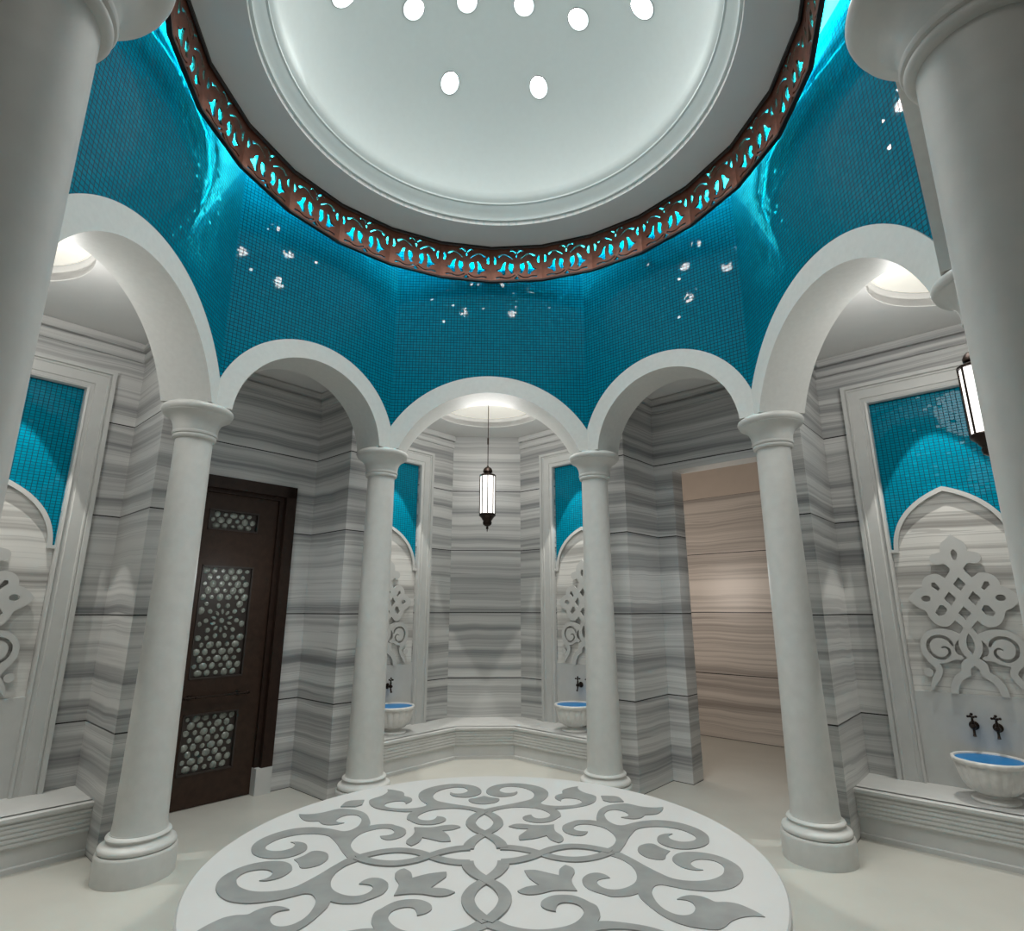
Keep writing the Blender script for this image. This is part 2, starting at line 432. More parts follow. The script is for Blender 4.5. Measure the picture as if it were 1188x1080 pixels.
# ------------------------------------------------------------------ columns
def make_column():
    r = empty('marble_column', (0, 0, 0))
    b = MB(False); b.lathe([(.150, 0), (.166, 0), (.166, .104), (.164, .110), (.160, .116), (.10, .116)], 64); b.build('plinth', 'column', r, smooth=40)
    b = MB(False); b.lathe([(.10, .116), (.150, .116), (.157, .121), (.159, .130), (.155, .139), (.146, .144), (.137, .147), (.131, .153), (.127, .160), (.127, .163), (.131, .166), (.133, .172), (.130, .178), (.122, .182), (.117, .184), (.117, .188), (.1, .188)], 64); b.build('base_moulding', 'column', r, smooth=40)
    b = MB(False); b.lathe([(.090, .184), (.1155, .186), (.1135, .196), (.1110, .22), (.1065, .45), (.1005, .85), (.0960, 1.2), (.0930, 1.6), (.0915, 1.9), (.0905, 2.06), (.080, 2.06)], 64); b.build('shaft', 'column', r, smooth=40)
    b = MB(False); z = H0
    b.lathe([(.08, z + .882), (.098, z + .882), (.103, z + .885), (.106, z + .892), (.106, z + .899), (.1035, z + .902), (.1035, z + .904), (.109, z + .907), (.111, z + .913), (.110, z + .919), (.1075, z + .921), (.1075, z + .924),
             (.109, z + .93), (.110, z + .945), (.113, z + .962), (.122, z + .982), (.137, z + .999), (.154, z + 1.009), (.163, z + 1.014), (.167, z + 1.018), (.163, z + 1.021), (.168, z + 1.024), (.174, z + 1.032), (.177, z + 1.043), (.174, z + 1.054), (.167, z + 1.060), (.160, z + ZA), (.08, z + ZA)], 72)
    b.build('capital', 'column', r, smooth=40)
    return r
s, W = .749, 1.610
cp = make_column()
COLS = [((-s, W), 'slim white marble column between the wooden door bay and the centre alcove'),
        ((s, W), 'slim white marble column between the centre alcove and the corridor opening'),
        ((-W, s), 'white marble column standing left of the dark wooden door'),
        ((W, s), 'white marble column standing right of the corridor opening'),
        ((-s, -W), 'huge near column cut by the left edge of the view'),
        ((s + .010, -W), 'huge near column cut by the right edge of the view'),
        ((W, -s), 'column mostly hidden behind the near right column, only its capital showing')]
for k, (p, lab) in enumerate(COLS + [((-W, -s), 'column hidden behind the near left column')]):
    o = cp if k == 0 else copy_tree(cp)
    o.location = (p[0] * S, p[1] * S, 0); tag(o, lab, 'column', 'columns around the hall')

# ------------------------------------------------------------------ central platform with inlay
MED_SCROLL = [(0.458, 0.003), (0.478, -0.0), (0.511, -0.057), (0.543, -0.123), (0.575, -0.179), (0.602, -0.214), (0.643, -0.232), (0.69, -0.235), (0.732, -0.224), (0.773, -0.195), (0.794, -0.159), (0.802, -0.126), (0.79, -0.093), (0.76, -0.077), (0.729, -0.078), (0.704, -0.097), (0.698, -0.12), (0.705, -0.143), (0.724, -0.157), (0.699, -0.159), (0.666, -0.141), (0.648, -0.106), (0.647, -0.071), (0.667, -0.036), (0.7, -0.015), (0.743, -0.012), (0.79, -0.028), (0.828, -0.063), (0.851, -0.117), (0.851, -0.167), (0.834, -0.214), (0.802, -0.258), (0.76, -0.29), (0.709, -0.304), (0.664, -0.301), (0.615, -0.286), (0.576, -0.265), (0.552, -0.254), (0.528, -0.262), (0.509, -0.295), (0.503, -0.331), (0.505, -0.375), (0.516, -0.409), (0.537, -0.434), (0.564, -0.441), (0.589, -0.429), (0.606, -0.401), (0.608, -0.372), (0.595, -0.355), (0.569, -0.348), (0.589, -0.334), (0.618, -0.326), (0.647, -0.334), (0.666, -0.353), (0.679, -0.371), (0.711, -0.373), (0.74, -0.386), (0.762, -0.414), (0.776, -0.439), (0.784, -0.462), (0.755, -0.456), (0.72, -0.46), (0.683, -0.477), (0.65, -0.506), (0.624, -0.519), (0.59, -0.513), (0.555, -0.5), (0.523, -0.476), (0.495, -0.436), (0.476, -0.386), (0.463, -0.338), (0.463, -0.306), (0.433, -0.32), (0.401, -0.323), (0.375, -0.32), (0.356, -0.305), (0.336, -0.29), (0.314, -0.265), (0.306, -0.23), (0.312, -0.195), (0.337, -0.166), (0.367, -0.159), (0.39, -0.174), (0.401, -0.198), (0.382, -0.201), (0.361, -0.21), (0.352, -0.228), (0.357, -0.253), (0.376, -0.273), (0.406, -0.278), (0.436, -0.267), (0.465, -0.244), (0.483, -0.215), (0.494, -0.174), (0.496, -0.137), (0.489, -0.099), (0.469, -0.058), (0.442, -0.03), (0.433, -0.016)]
MED_BUD = [(0.547, 0.0), (0.562, 0.047), (0.595, 0.069), (0.622, 0.066), (0.64, 0.029), (0.663, -0.0), (0.64, -0.029), (0.622, -0.066), (0.595, -0.069), (0.562, -0.047)]
MED_FLOWER = [(0.096, -0.272), (0.125, -0.247), (0.167, -0.237), (0.139, -0.186), (0.128, -0.13), (0.163, -0.129), (0.204, -0.153), (0.238, -0.173), (0.246, -0.128), (0.27, -0.096), (0.291, -0.12), (0.293, -0.152), (0.277, -0.194), (0.273, -0.234), (0.28, -0.28), (0.239, -0.275), (0.203, -0.276), (0.166, -0.292), (0.13, -0.297), (0.104, -0.286)]
MED_TRAP = [(0.543, 0.629), (0.6, 0.622), (0.622, 0.6), (0.629, 0.543), (0.565, 0.54), (0.54, 0.565)]
ZP = -.845
t = empty('raised_platform', (0, 0, 0))
tag(t, 'low round white marble platform with grey scrollwork inlay in the middle of the floor', 'platform')
b = MB(); b.lathe([(.0001, ZF), (.90, ZF), (.90, ZF + .06), (.88, ZF + .07), (.88, ZP - .06), (.90, ZP - .045)], 128, -.01, 0, close=False); b.build('platform_base', 'white', t, smooth=40)
b = MB(); b.lathe([(.90, ZP - .045), (.966, ZP - .045), (.976, ZP - .036), (.976, ZP - .006), (.970, ZP), (.0001, ZP)], 160, -.01, 0, close=False); b.build('platform_top', 'medallion', t, smooth=40)
b = MB(); layer = [0]
def lift(u, v, d): return (u - .023, v - .022, ZP + .0022 + layer[0] * .00025 - (d + layer[0] * .00025 if d else 0))
def put(poly, reps, mirror):
    for m_ in ((1, -1) if mirror else (1,)):
        for q in range(4):
            pts = [rot2((x, y * m_), q * PI / 2) for x, y in poly]
            layer[0] += 1; b.fill(pts, [], lift, .002)
put(smooth_loop(MED_SCROLL, 3), 4, True)
layer[0] = 0; put(smooth_loop(MED_BUD, 3), 4, False); put(smooth_loop(MED_FLOWER, 3), 4, False); put(smooth_loop(MED_TRAP, 3, 40), 4, False)
layer[0] = 8
put(stroke([(.055, .062), (.10, .056), (.15, .034), (.196, 0), (.245, -.037), (.31, -.056), (.38, -.042), (.448, 0)], [.042, .042, .04, .036, .038, .04, .038, .036]), 4, True)
b.build('inlay', 'inlay', t)

# ------------------------------------------------------------------ alcove shells
X0 = .345; YB = 3.15
def corner(): return X0
def shell(side):
    rz = ROT[side]; north = side == 'north'
    # back wall
    b = MB(); b.obox((-.329, YB), (.329, YB), -.08, ZF, ZC)
    struct(b.build('wall_' + side + '_back', 'marble_b', None, (0, 0, 0), rz))
def diag_wall(name, rz, sgn, alcove=True):
    """wall in a diagonal frame, sgn = side of x; from |x|=.70 to |x|=1.995 at y = 2.46"""
    b = MB(); y0 = 2.46; xs = lambda v: v * sgn
    def bx(a, c, ya, yb, z0, z1): b.box(min(xs(a), xs(c)), max(xs(a), xs(c)), ya, yb, z0, z1)
    if alcove:
        bx(.56, .985, y0, y0 + .10, ZF, ZC); bx(1.583, 2.04, y0, y0 + .10, ZF, ZC); bx(.985, 1.583, y0, y0 + .10, 1.285, ZC); bx(.985, 1.583, y0 + .07, y0 + .13, ZF, 1.285)
    else: bx(.56, 2.04, y0, y0 + .1, ZF, ZC)
    struct(b.build('wall_' + name, 'marble', None, (0, 0, 0), rz))
for sd in ('north', 'east', 'south', 'west'): shell(sd)
diag_wall('north_alcove_right', ROT['northeast'], -1); diag_wall('east_alcove_left', ROT['northeast'], 1)
diag_wall('north_alcove_left', ROT['northwest'], 1); diag_wall('west_alcove_right', ROT['northwest'], -1)
diag_wall('east_alcove_right', ROT['southeast'], -1, False); diag_wall('south_alcove_left', ROT['southeast'], 1, False)
diag_wall('west_alcove_left', ROT['southwest'], 1, False); diag_wall('south_alcove_right', ROT['southwest'], -1, False)
# radial piers and passage walls
for dn in ('northeast', 'northwest', 'southeast', 'southwest'):
    rz = ROT[dn]
    for sg in (-1, 1):
        b = MB(); x0, x1 = sorted((.515 * sg, .70 * sg)); b.box(x0, x1, 1.92, 2.50, ZF, ZC)
        struct(b.build('wall_' + dn + ('_pier_right' if sg > 0 else '_pier_left'), 'marble', None, (0, 0, 0), rz))
    b = MB(); y0 = 2.385
    if dn == 'northeast':
        b.box(-.56, -.365, y0, 2.545, ZF, ZC); b.box(.365, .56, y0, 2.545, ZF, ZC); b.box(-.365, .365, y0, 2.545, 1.045, ZC)
    elif dn == 'northwest':
        # opening holds the door: x from -.445 to .37
        b.box(-.56, -.445, y0, 2.5, ZF, ZC); b.box(.37, .56, y0, 2.5, ZF, ZC); b.box(-.445, .37, y0, 2.5, .872, ZC); b.box(-.445, .37, 2.49, 2.52, ZF, .9)
    else: b.box(-.56, .56, y0, 2.5, ZF, ZC)
    struct(b.build('wall_' + dn + '_passage', 'marble', None, (0, 0, 0), rz))
# corridor behind the north-east opening
b = MB(); b.box(-2.4, 2.0, 3.96, 4.04, ZF, 1.105); struct(b.build('wall_corridor', 'marble_warm', None, (0, 0, 0), ROT['northeast']))
M['corr_paint'] = plain('corridor_paint', (.60, .52, .45), .7)
b = MB(); b.box(-2.4, 2.0, 3.96, 4.04, 1.105, ZC); struct(b.build('wall_corridor_upper', 'corr_paint', None, (0, 0, 0), ROT['northeast']))
b = MB(); b.box(-2.48, -2.4, 2.3, 4.04, ZF, ZC); b.box(2.0, 2.08, 2.3, 4.04, ZF, ZC); struct(b.build('wall_corridor_ends', 'marble_warm', None, (0, 0, 0), ROT['northeast']))

# cornices (stone bands under the alcove and passage ceilings)
cprof = [(0, ZC - .125), (.014, ZC - .125), (.014, ZC - .070), (.003, ZC - .068), (.003, ZC - .058), (.030, ZC - .056), (.030, ZC - .016), (.018, ZC - .014), (.018, ZC - .004), (.018, ZC), (0, ZC)]
def fr(rzn, p): return rot2(p, ROT[rzn])
def add_cornice(nm, path, flip):
    b = MB(); b.sweep(path, cprof, False, flip); struct(b.build('trim_cornice_' + nm, 'marble', smooth=30))
for a_, c_, nm in (('northwest', 'northeast', 'north'), ('northeast', 'southeast', 'east'), ('southwest', 'northwest', 'west')):
    r_ = ROT[nm]
    # left pier -> left diagonal -> (stop at back wall)
    Lp = [fr(a_, (.70, 1.92)), fr(a_, (.70, 2.46)), rot2((-.329, YB), r_)]
    Rp = [rot2((.329, YB), r_), fr(c_, (-.70, 2.46)), fr(c_, (-.70, 1.92))]
    add_cornice(nm + '_left', Lp, True); add_cornice(nm + '_right', Rp, True)
for dn in ('northeast', 'northwest'):
    add_cornice(dn, [fr(dn, (-.515, 1.92)), fr(dn, (-.515, 2.385)), fr(dn, (.515, 2.385)), fr(dn, (.515, 1.92))], True)

# ------------------------------------------------------------------ benches
ZB = -.93
bprof = [(-.02, ZF), (.012, ZF), (.012, ZF + .022), (0, ZF + .026), (0, ZF + .100), (.010, ZF + .106)]
zb0 = ZF + .106
for k in range(5):
    z = zb0 + k * .0215
    bprof += [(.010 + k * .002, z + .002), (.014 + k * .002, z + .006), (.014 + k * .002, z + .016), (.010 + k * .002, z + .019)]
bprof += [(.018, zb0 + .108), (.018, ZB - .022)]
tprof = [(-.02, ZB - .024), (.024, ZB - .024), (.030, ZB - .018), (.030, ZB - .004), (.026, ZB), (-.02, ZB)]
def bench(side, label):
    rz = ROT[side]; L_ = ROT['northwest']; R_ = ROT['northeast']; yf = 2.10; yc = 2.73
    xc = yf * R2 - yc
    path = [rot2((.70, yf), L_), (-xc, yc), (xc, yc), rot2((-.70, yf), R_)]
    t = empty('marble_bench', (rot2((0, 2.73), rz)[0] * S, rot2((0, 2.73), rz)[1] * S, 0), rz)
    off = (0, -2.73)
    path = [(x, y - 2.73) for x, y in path]
    back = [rot2((.70, 2.46), L_), (-.329, YB), (.329, YB), rot2((-.70, 2.46), R_)]; back = [(x, y - 2.73) for x, y in back]
    b = MB(); b.sweep(path, bprof, False, True); b.build('riser', 'white', t, smooth=30)
    b = MB(); b.sweep(path, tprof, False, True)
    i = len(b.v)
    for zt in (ZB,):
        for p in path: b.v.append((p[0], p[1], zt))
        for p in back: b.v.append((p[0], p[1], zt))
    for k in range(3): b.F(i + k, i + k + 1, i + 5 + k, i + 4 + k)
    b.build('bench_top', 'white', t, smooth=30)
    tag(t, label, 'bench', 'stone benches in the alcoves')
bench('north', 'white marble bench with ribbed front running round the centre alcove')
bench('east', 'white marble bench with ribbed front in the right alcove')
bench('west', 'white marble bench with ribbed front in the left alcove')

# ------------------------------------------------------------------ basin alcove panels
def arch_curve(hw, z0, z1, n=14, k=.0):
    """pointed arch from (-hw,z0) over (0,z1) to (hw,z0); control shape"""
    L_ = []
    for i in range(n + 1):
        t = i / n
        # cubic: start vertical, end sloping into the point
        p0, p1, p2, p3 = (-hw, z0), (-hw, z0 + (z1 - z0) * .56), (-hw * .50, z0 + (z1 - z0) * .86), (0, z1)
        a = (1 - t)**3; bb = 3 * (1 - t)**2 * t; c = 3 * (1 - t) * t * t; d = t**3
        L_.append((a * p0[0] + bb * p1[0] + c * p2[0] + d * p3[0], a * p0[1] + bb * p1[1] + c * p2[1] + d * p3[1]))
    return L_ + [(-x, z) for x, z in L_[-2::-1]]
ORN_HALF = [(0, .417), (.030, .387), (.052, .368), (.060, .345), (.062, .318), (.085, .312), (.109, .303), (.118, .280), (.109, .258), (.085, .246), (.060, .252), (.046, .243), (.030, .222), (.036, .205), (.060, .170), (.075, .180), (.0955, .196), (.1255, .193), (.155, .178), (.172, .150), (.174, .122), (.200, .112), (.228, .088), (.2535, .058), (.232, .030), (.205, .004), (.176, -.012), (.166, -.045), (.1435, -.078), (.118, -.094), (.090, -.096), (.066, -.080), (.050, -.062), (.020, -.095), (0, -.115)]
ORN_HOLES = [[(0, .330), (.012, .318), (.014, .298), (.008, .275), (0, .270), (-.008, .275), (-.014, .298), (-.012, .318)],
             [(0, .174), (.028, .136), (0, .098), (-.028, .136)], [(0, .014), (.028, -.022), (0, -.060), (-.028, -.022)]]
for sg in (-1, 1):
    ORN_HOLES += [[(sg * x, z) for x, z in l] for l in ([(.054, .096), (.082, .058), (.054, .018), (.027, .058)],
                 circle(.167, .059, .022, 12, .017), [(.092, .113), (.112, .148), (.128, .146), (.132, .128), (.115, .113), (.104, .100)],
                 [(.090, .020), (.076, -.002), (.092, -.030), (.120, -.038), (.133, -.020), (.122, -.002), (.108, .020)])]
def make_alcove():
    r = empty('basin_niche', (0, 0, 0))          # frame: x across, y = depth into wall (0 = wall face), z relative
    hw, ht = .303, 1.285; fw = .135
    # moulded surround: profile swept up, across and down
    path = [(-hw, ZB), (-hw, ht), (hw, ht), (hw, ZB)]
    prof = [(-.004, .0), (0, -.026), (.012, -.030), (.016, -.022), (.034, -.020), (.038, -.026), (.060, -.028), (.094, -.028), (.098, -.034), (.106, -.034), (.110, -.028), (.114, -.040), (fw, -.042), (fw, 0)]
    b = MB(); b2 = MB(); b2.sweep(path, prof, False, False)
    b.v = [(x, z, y) for x, y, z in b2.v]; b.f = [f[::-1] for f in b2.f]; b.mi = b2.mi
    b.build('surround_frame', 'white', r, smooth=25)
    b = MB(); b.box(-.303, .303, .020, .068, .30, ht + .002); b.build('mosaic_panel', 'mosaic_s', r)
    face = lambda y: (lambda u, v, d: (u, y + d, v))
    sp, ap = .330, .700
    inner = arch_curve(.262, sp, ap - .028); outer = arch_curve(.285, sp, ap)
    b = MB(); b.fill([(-.298, -.45), (.298, -.45), (.298, sp)] + inner[::-1] + [(-.298, sp)], [], face(.012), .03); b.build('arched_marble_panel', 'marble_panel', r)
    band = [(-.303, sp - .002), (-.262, sp - .002)] + inner + [(.262, sp - .002), (.303, sp - .002), (.303, sp + .016), (.285, sp + .016)] + outer[::-1][1:-1] + [(-.285, sp + .016), (-.303, sp + .016)]
    b = MB(); b.fill(band, [], face(-.008), .055); b.build('pointed_arch_band', 'white', r)
    b = MB(); b.box(-.303, .303, -.002, .05, ZB, -.45); b.build('splashback', 'white', r)
    # raised carved ornament
    out = smooth_loop(ORN_HALF + [(-x, z) for x, z in ORN_HALF[-2:0:-1]], 3, 50)
    b = MB(); Fy = face(-.016); tk = .017
    b.fill(out, [smooth_loop(h, 2, 45) for h in ORN_HOLES], Fy, tk)
    for sg in (-1, 1):
        def st(pts, w, dy=0): b.fill([(sg * x, z) for x, z in stroke(pts, w)], [], face(-.016 + dy), tk - dy)
        st([(-.012, -.09), (.018, -.13), (.034, -.175), (.028, -.225), (0, -.268)], [.03, .032, .034, .034, .03], .0007)
        scroll = smooth_loop([(.010, -.118), (.034, -.138), (.060, -.122), (.0985, -.109), (.150, -.109), (.195, -.130), (.2275, -.178), (.2285, -.240), (.206, -.285), (.180, -.300), (.1505, -.296), (.112, -.288), (.080, -.272), (.052, -.272), (.040, -.262), (.047, -.252), (.0635, -.246), (.074, -.222), (.070, -.195), (.052, -.168), (.024, -.150)], 3)
        slot = stroke([(.080, -.200), (.094, -.168), (.128, -.150), (.168, -.158), (.193, -.192), (.188, -.236), (.165, -.262), (.134, -.268), (.107, -.252), (.098, -.226), (.113, -.207), (.134, -.213)], [.012, .018, .018, .017, .017, .017, .016, .016, .015, .013, .010, .005])
        b.fill([(sg * x, z) for x, z in scroll], [[(sg * x, z) for x, z in slot]], face(-.0156), tk - .0004)
        st([(.196, -.272), (.172, -.300), (.160, -.335), (.176, -.370), (.194, -.400), (.208, -.438)], [.04, .036, .030, .034, .026, .004], .0007)
        b.fill([(sg * x, z) for x, z in circle(.212, -.348, .023, 16)], [], face(-.0150), tk - .0010)
        leg = [(0, -.245), (.0425, -.272), (.0585, -.293), (.0600, -.330), (.095, -.358), (.117, -.398), (.1275, -.451), (.0915, -.451), (.0830, -.412), (.0640, -.380), (.0400, -.362), (.0225, -.353), (.0190, -.318), (0, -.300)]
        b.fill([(sg * x, z) for x, z in leg], [], face(-.0146), tk - .0014)
    b.build('carved_ornament', 'white', r)
    # warm light strips behind the marble edge
    for sg in (-1, 1):
        b = MB(); x0, x1 = sorted((sg * .3025, sg * .2995)); b.box(x0, x1, .002, .008, -.44, sp - .01); b.build('warm_light_strip', 'led_warm', r)
    return r
# basin
def make_basin():
    r = empty('wash_basin', (0, 0, 0))
    def fl(a, j): return 1 + ((.07 if j < 8 else .03) * abs(math.cos(a * 9)) - .03 if 2 <= j <= 12 else 0)
    b = MB(False)
    b.lathe([(.030, 0), (.095, .0), (.100, .008), (.097, .016), (.078, .020), (.064, .026), (.060, .034), (.066, .040)], 48); b.build('foot', 'basin', r, smooth=40)
    b = MB(False)
    b.lathe([(.03, .036), (.062, .038), (.084, .044), (.106, .060), (.121, .082), (.131, .108), (.138, .136), (.142, .160), (.144, .172), (.153, .175), (.160, .182), (.161, .191), (.157, .198), (.150, .200), (.143, .197), (.140, .187), (.02, .175)], 108, flute=fl); b.build('bowl', 'basin', r, smooth=50)
    b = MB(False); b.lathe([(.0001, .190), (.1415, .190)], 48, close=False); b.build('water', 'water', r)
    return r
def make_tap():
    r = empty('brass_tap', (0, 0, 0))      # wall at y=0, projects to -y, z = 0 at centre of flange
    def ylathe(prof, seg=20):
        b_ = MB(False); b_.lathe(prof, seg); b_.v = [(x, -z, y) for x, y, z in b_.v]; return b_
    ylathe([(.0001, 0), (.022, 0), (.023, .003), (.018, .007), (.009, .010), (.0001, .010)]).build('wall_flange', 'bronze', r, smooth=40)
    ylathe([(.0001, .008), (.007, .008), (.006, .020), (.009, .024), (.010, .034), (.013, .040), (.013, .054), (.010, .060), (.0001, .064)]).build('body', 'bronze', r, smooth=40)
    b = MB(False); b.tube([(0, -.047, -.004), (0, -.050, -.020), (0, -.054, -.034), (0, -.060, -.046)], [.007, .006, .006, .0085], 12); b.build('spout', 'bronze', r, smooth=40)
    b = MB(False); b.lathe([(.0001, .008), (.008, .010), (.006, .020), (.009, .024), (.006, .030), (.005, .044), (.008, .048), (.0001, .050)], 14, 0, -.047)
    for k in range(4):
        a = k * PI / 2 + .4; b.tube([(0, -.047, .048), (.017 * math.cos(a), -.047 + .017 * math.sin(a), .050)], [.004, .005], 8); b.ball((.018 * math.cos(a), -.047 + .018 * math.sin(a), .050), .0065, 8, 6)
    b.ball((0, -.047, .062), .0075, 10, 6)
    b.build('cross_handle', 'bronze', r, smooth=40)
    return r
AL = [('northeast', -1, 'in the centre alcove, right side', 'beside the right slim column'), ('northeast', 1, 'in the right alcove', 'at the right edge'),
      ('northwest', 1, 'in the centre alcove, left side', 'beside the left slim column'), ('northwest', -1, 'in the left alcove', 'at the left edge')]
NL = ['tall white framed basin niche with blue mosaic on the right side of the centre alcove',
      'tall white framed basin niche with carved ornament and blue mosaic in the right alcove',
      'tall white framed basin niche with blue mosaic on the left side of the centre alcove',
      'tall white framed basin niche cut by the left edge of the view']
BL = ['fluted marble wash basin with blue water on the right end of the centre bench',
      'fluted marble wash basin with blue water on the right alcove bench',
      'fluted marble wash basin with blue water on the left end of the centre bench', None]
an = make_alcove(); bn = make_basin(); tp = make_tap(); used = [0, 0, 0]
def place(proto, idx, loc, rz):
    o = proto if used[idx] == 0 else copy_tree(proto); used[idx] += 1
    o.location = loc; o.rotation_euler = (0, 0, rz); return o
for k, (dn, sg, _, _) in enumerate(AL):
    rz = ROT[dn]; x = 1.284 * sg
    p = rot2((x, 2.46), rz); o = place(an, 0, (p[0] * S, p[1] * S, 0), rz); tag(o, NL[k], 'wall niche', 'framed basin niches')
    if BL[k]:
        p = rot2((x, 2.46 - .172), rz); o = place(bn, 1, (p[0] * S, p[1] * S, zz(ZB)), rz); tag(o, BL[k], 'basin', 'marble wash basins')
        for q, word in ((-1, 'left'), (1, 'right')):
            p = rot2((x + q * .05, 2.458), rz); o = place(tp, 2, (p[0] * S, p[1] * S, zz(-.607)), rz)
            where = ('basin right in the centre alcove', 'basin in the right alcove', 'basin left in the centre alcove')[k]
            tag(o, 'dark bronze tap, %s of two above the %s' % (word, where), 'tap', 'wall taps above the basins')

# ------------------------------------------------------------------ lanterns
def make_lantern():
    r = empty('hanging_lantern', (0, 0, 0))   # z=0 at finial tip
    hx = lambda rr, z: (rr, z)
    b = MB(False); b.lathe([(.0001, 0), (.004, .012), (.003, .022), (.010, .030), (.012, .038), (.006, .046), (.020, .052), (.034, .062), (.038, .080), (.034, .092), (.038, .098), (.044, .106), (.046, .112), (.060, .128), (.068, .134), (.070, .146), (.066, .152), (.0001, .152)], 24); b.build('bottom_cap', 'bronze', r, smooth=35)
    b = MB(False); b.lathe([(.058, .150), (.061, .152), (.061, .468), (.058, .470)], 8); b.build('glass_body', 'lantern_glass', r)
    b = MB(False)
    for k in range(8):
        a = 2 * PI * k / 8; b.tube([(.063 * math.cos(a), .063 * math.sin(a), .150), (.063 * math.cos(a), .063 * math.sin(a), .470)], .0048, 6)
    b.lathe([(.055, .466), (.068, .466), (.069, .476), (.064, .480), (.05, .480)], 16)
    b.build('metal_frame', 'bronze', r, smooth=35)
    b = MB(False); b.lathe([(.05, .478), (.048, .482), (.034, .488), (.030, .496), (.040, .502), (.040, .516), (.034, .532), (.022, .544), (.010, .550), (.006, .560), (.0001, .566)], 24); b.build('top_dome', 'bronze', r, smooth=35)
    b = MB(False); b.tube([(0, 0, .55), (0, 0, 1.135)], .0035, 8); b.tube([(0, 0, .745), (0, 0, .80)], .007, 8); b.lathe([(.0001, 1.116), (.03, 1.118), (.03, 1.126), (.0001, 1.128)], 16); b.build('rod', 'bronze', r, smooth=35)
    return r
ln = make_lantern()
ln.location = (0, 2.35 * S, zz(.607)); tag(ln, 'slim white glass lantern on a rod in the centre alcove', 'lantern', 'hanging lanterns')
l2 = copy_tree(ln); l2.location = (2.2 * S, 0, zz(.607)); tag(l2, 'white glass lantern half hidden by the near right column', 'lantern', 'hanging lanterns')

# ------------------------------------------------------------------ door
rz = ROT['northwest']; yd = 2.385
dr = empty('door_1', (rot2((-.037, yd), rz)[0] * S, rot2((-.037, yd), rz)[1] * S, 0), rz); dr['kind'] = 'structure'
# local x relative to leaf centre
def dbox(name, mat, boxes, parent=None):
    b = MB()
    for q in boxes: b.box(*q)
    return b.build(name, mat, parent or dr)
LH = .298
frm = dbox('door_frame', 'wood', [(-LH - .105, -LH - .03, -.022, .10, -1.01, .870), (LH + .03, LH + .105, -.022, .10, -1.01, .870), (-LH - .105, LH + .105, -.022, .10, .790, .870),
                            (-LH - .03, -LH, .02, .10, -1.01, .79), (LH, LH + .03, .02, .10, -1.01, .79), (-LH, LH, .02, .10, .765, .79)])
dbox('plinth_block', 'white', [(LH - .002, LH + .106, -.024, .10, ZF, -1.01), (-LH - .106, -LH + .002, -.024, .10, ZF, -1.01)])
wins = [(.517, .655), (-.43, .28), (-.985, -.635)]; wh = .168
bx = []; zs = [ZF + .004]
for z0, z1 in sorted(wins): zs += [z0, z1]
zs.append(.765)
for k in range(0, len(zs), 2): bx.append((-wh, wh, .045, .075, zs[k], zs[k + 1]))
bx += [(-LH, -wh, .045, .075, ZF + .004, .765), (wh, LH, .045, .075, ZF + .004, .765)]
leaf = dbox('door_leaf', 'wood_light', bx)
for z0, z1 in wins:
    b = MB(); e = .010
    b.box(-wh, wh, .064, .072, z0, z1)
    b.box(-wh, -wh + e, .040, .07, z0, z1); b.box(wh - e, wh, .040, .07, z0, z1); b.box(-wh, wh, .040, .07, z0, z0 + e); b.box(-wh, wh, .040, .07, z1 - e, z1)
    pn = b.build('lattice_panel', 'grout_dark', dr)
    b = MB(); zc = (z0 + z1) / 2; pts = []
    def stud(x, z, r, an=0, el=1.0):
        n = 8; i = len(b.v); ca, sa = math.cos(an), math.sin(an)
        for rr, dy in ((1, .0), (.75, -.008), (.0, -.010)):
            if rr == 0: b.v.append((x, .066 + dy, z)); break
            for q in range(n):
                a = 2 * PI * q / n + PI / 8; ux, uz = r * rr * math.cos(a) * el, r * rr * math.sin(a)
                b.v.append((x + ux * ca - uz * sa, .066 + dy, z + ux * sa + uz * ca))
        for q in range(n):
            q2 = (q + 1) % n; b.F(i + q, i + n + q, i + n + q2, i + q2); b.F(i + n + q, i + 2 * n, i + n + q2)
    taken = []
    if z1 - z0 > .5:
        stud(0, zc, .020); taken.append((0, zc, .085))
        for q in range(10): a = 2 * PI * q / 10 + PI / 10; stud(.055 * math.cos(a), zc + .058 * math.sin(a), .0115, a, 1.7)
        taken[0] = (0, zc, .078)
        for q in range(10):
            a = 2 * PI * q / 10; stud(.098 * math.cos(a), zc + .100 * math.sin(a), .017, a, 1.1); taken.append((.098 * math.cos(a), zc + .1 * math.sin(a), .026))
    rows = round((z1 - z0) / .0445); dz = (z1 - z0 - 2 * e) / rows
    for i_ in range(rows):
        z = z0 + e + dz * (i_ + .5); nx = 6 if i_ % 2 else 5
        for j_ in range(nx):
            x = (j_ - (nx - 1) / 2) * .054
            r_ = (.0235, .0155, .0205)[(i_ + j_ * 2) % 3]
            if abs(x) > wh - .018 or any(math.hypot(x - q[0], z - q[1]) < q[2] + r_ * .6 for q in taken): continue
            stud(x, z, r_, (i_ * 7 + j_ * 3) % 5 * .4, 1.15)
    b.build('glass_studs', 'stud', pn, smooth=50)
b = MB(); zh = -.535
b.tube([(-.20, .012, zh), (.20, .012, zh)], .0065, 12)
for x in (-.20, -.185, -.12, .12, .185, .20): b.ball((x, .012, zh), .011 if abs(x) > .19 else .0095, 10, 6)
for x in (-.15, .15): b.tube([(x, .012, zh), (x, .047, zh)], .006, 8); b.box(x - .014, x + .014, .040, .047, zh - .012, zh + .012)
b.tube([(.20, .012, zh), (.225, .012, zh)], [.010, .001], 8); b.tube([(-.20, .012, zh), (-.225, .012, zh)], [.010, .001], 8)
b.build('door_handle', 'bronze', leaf, smooth=40)

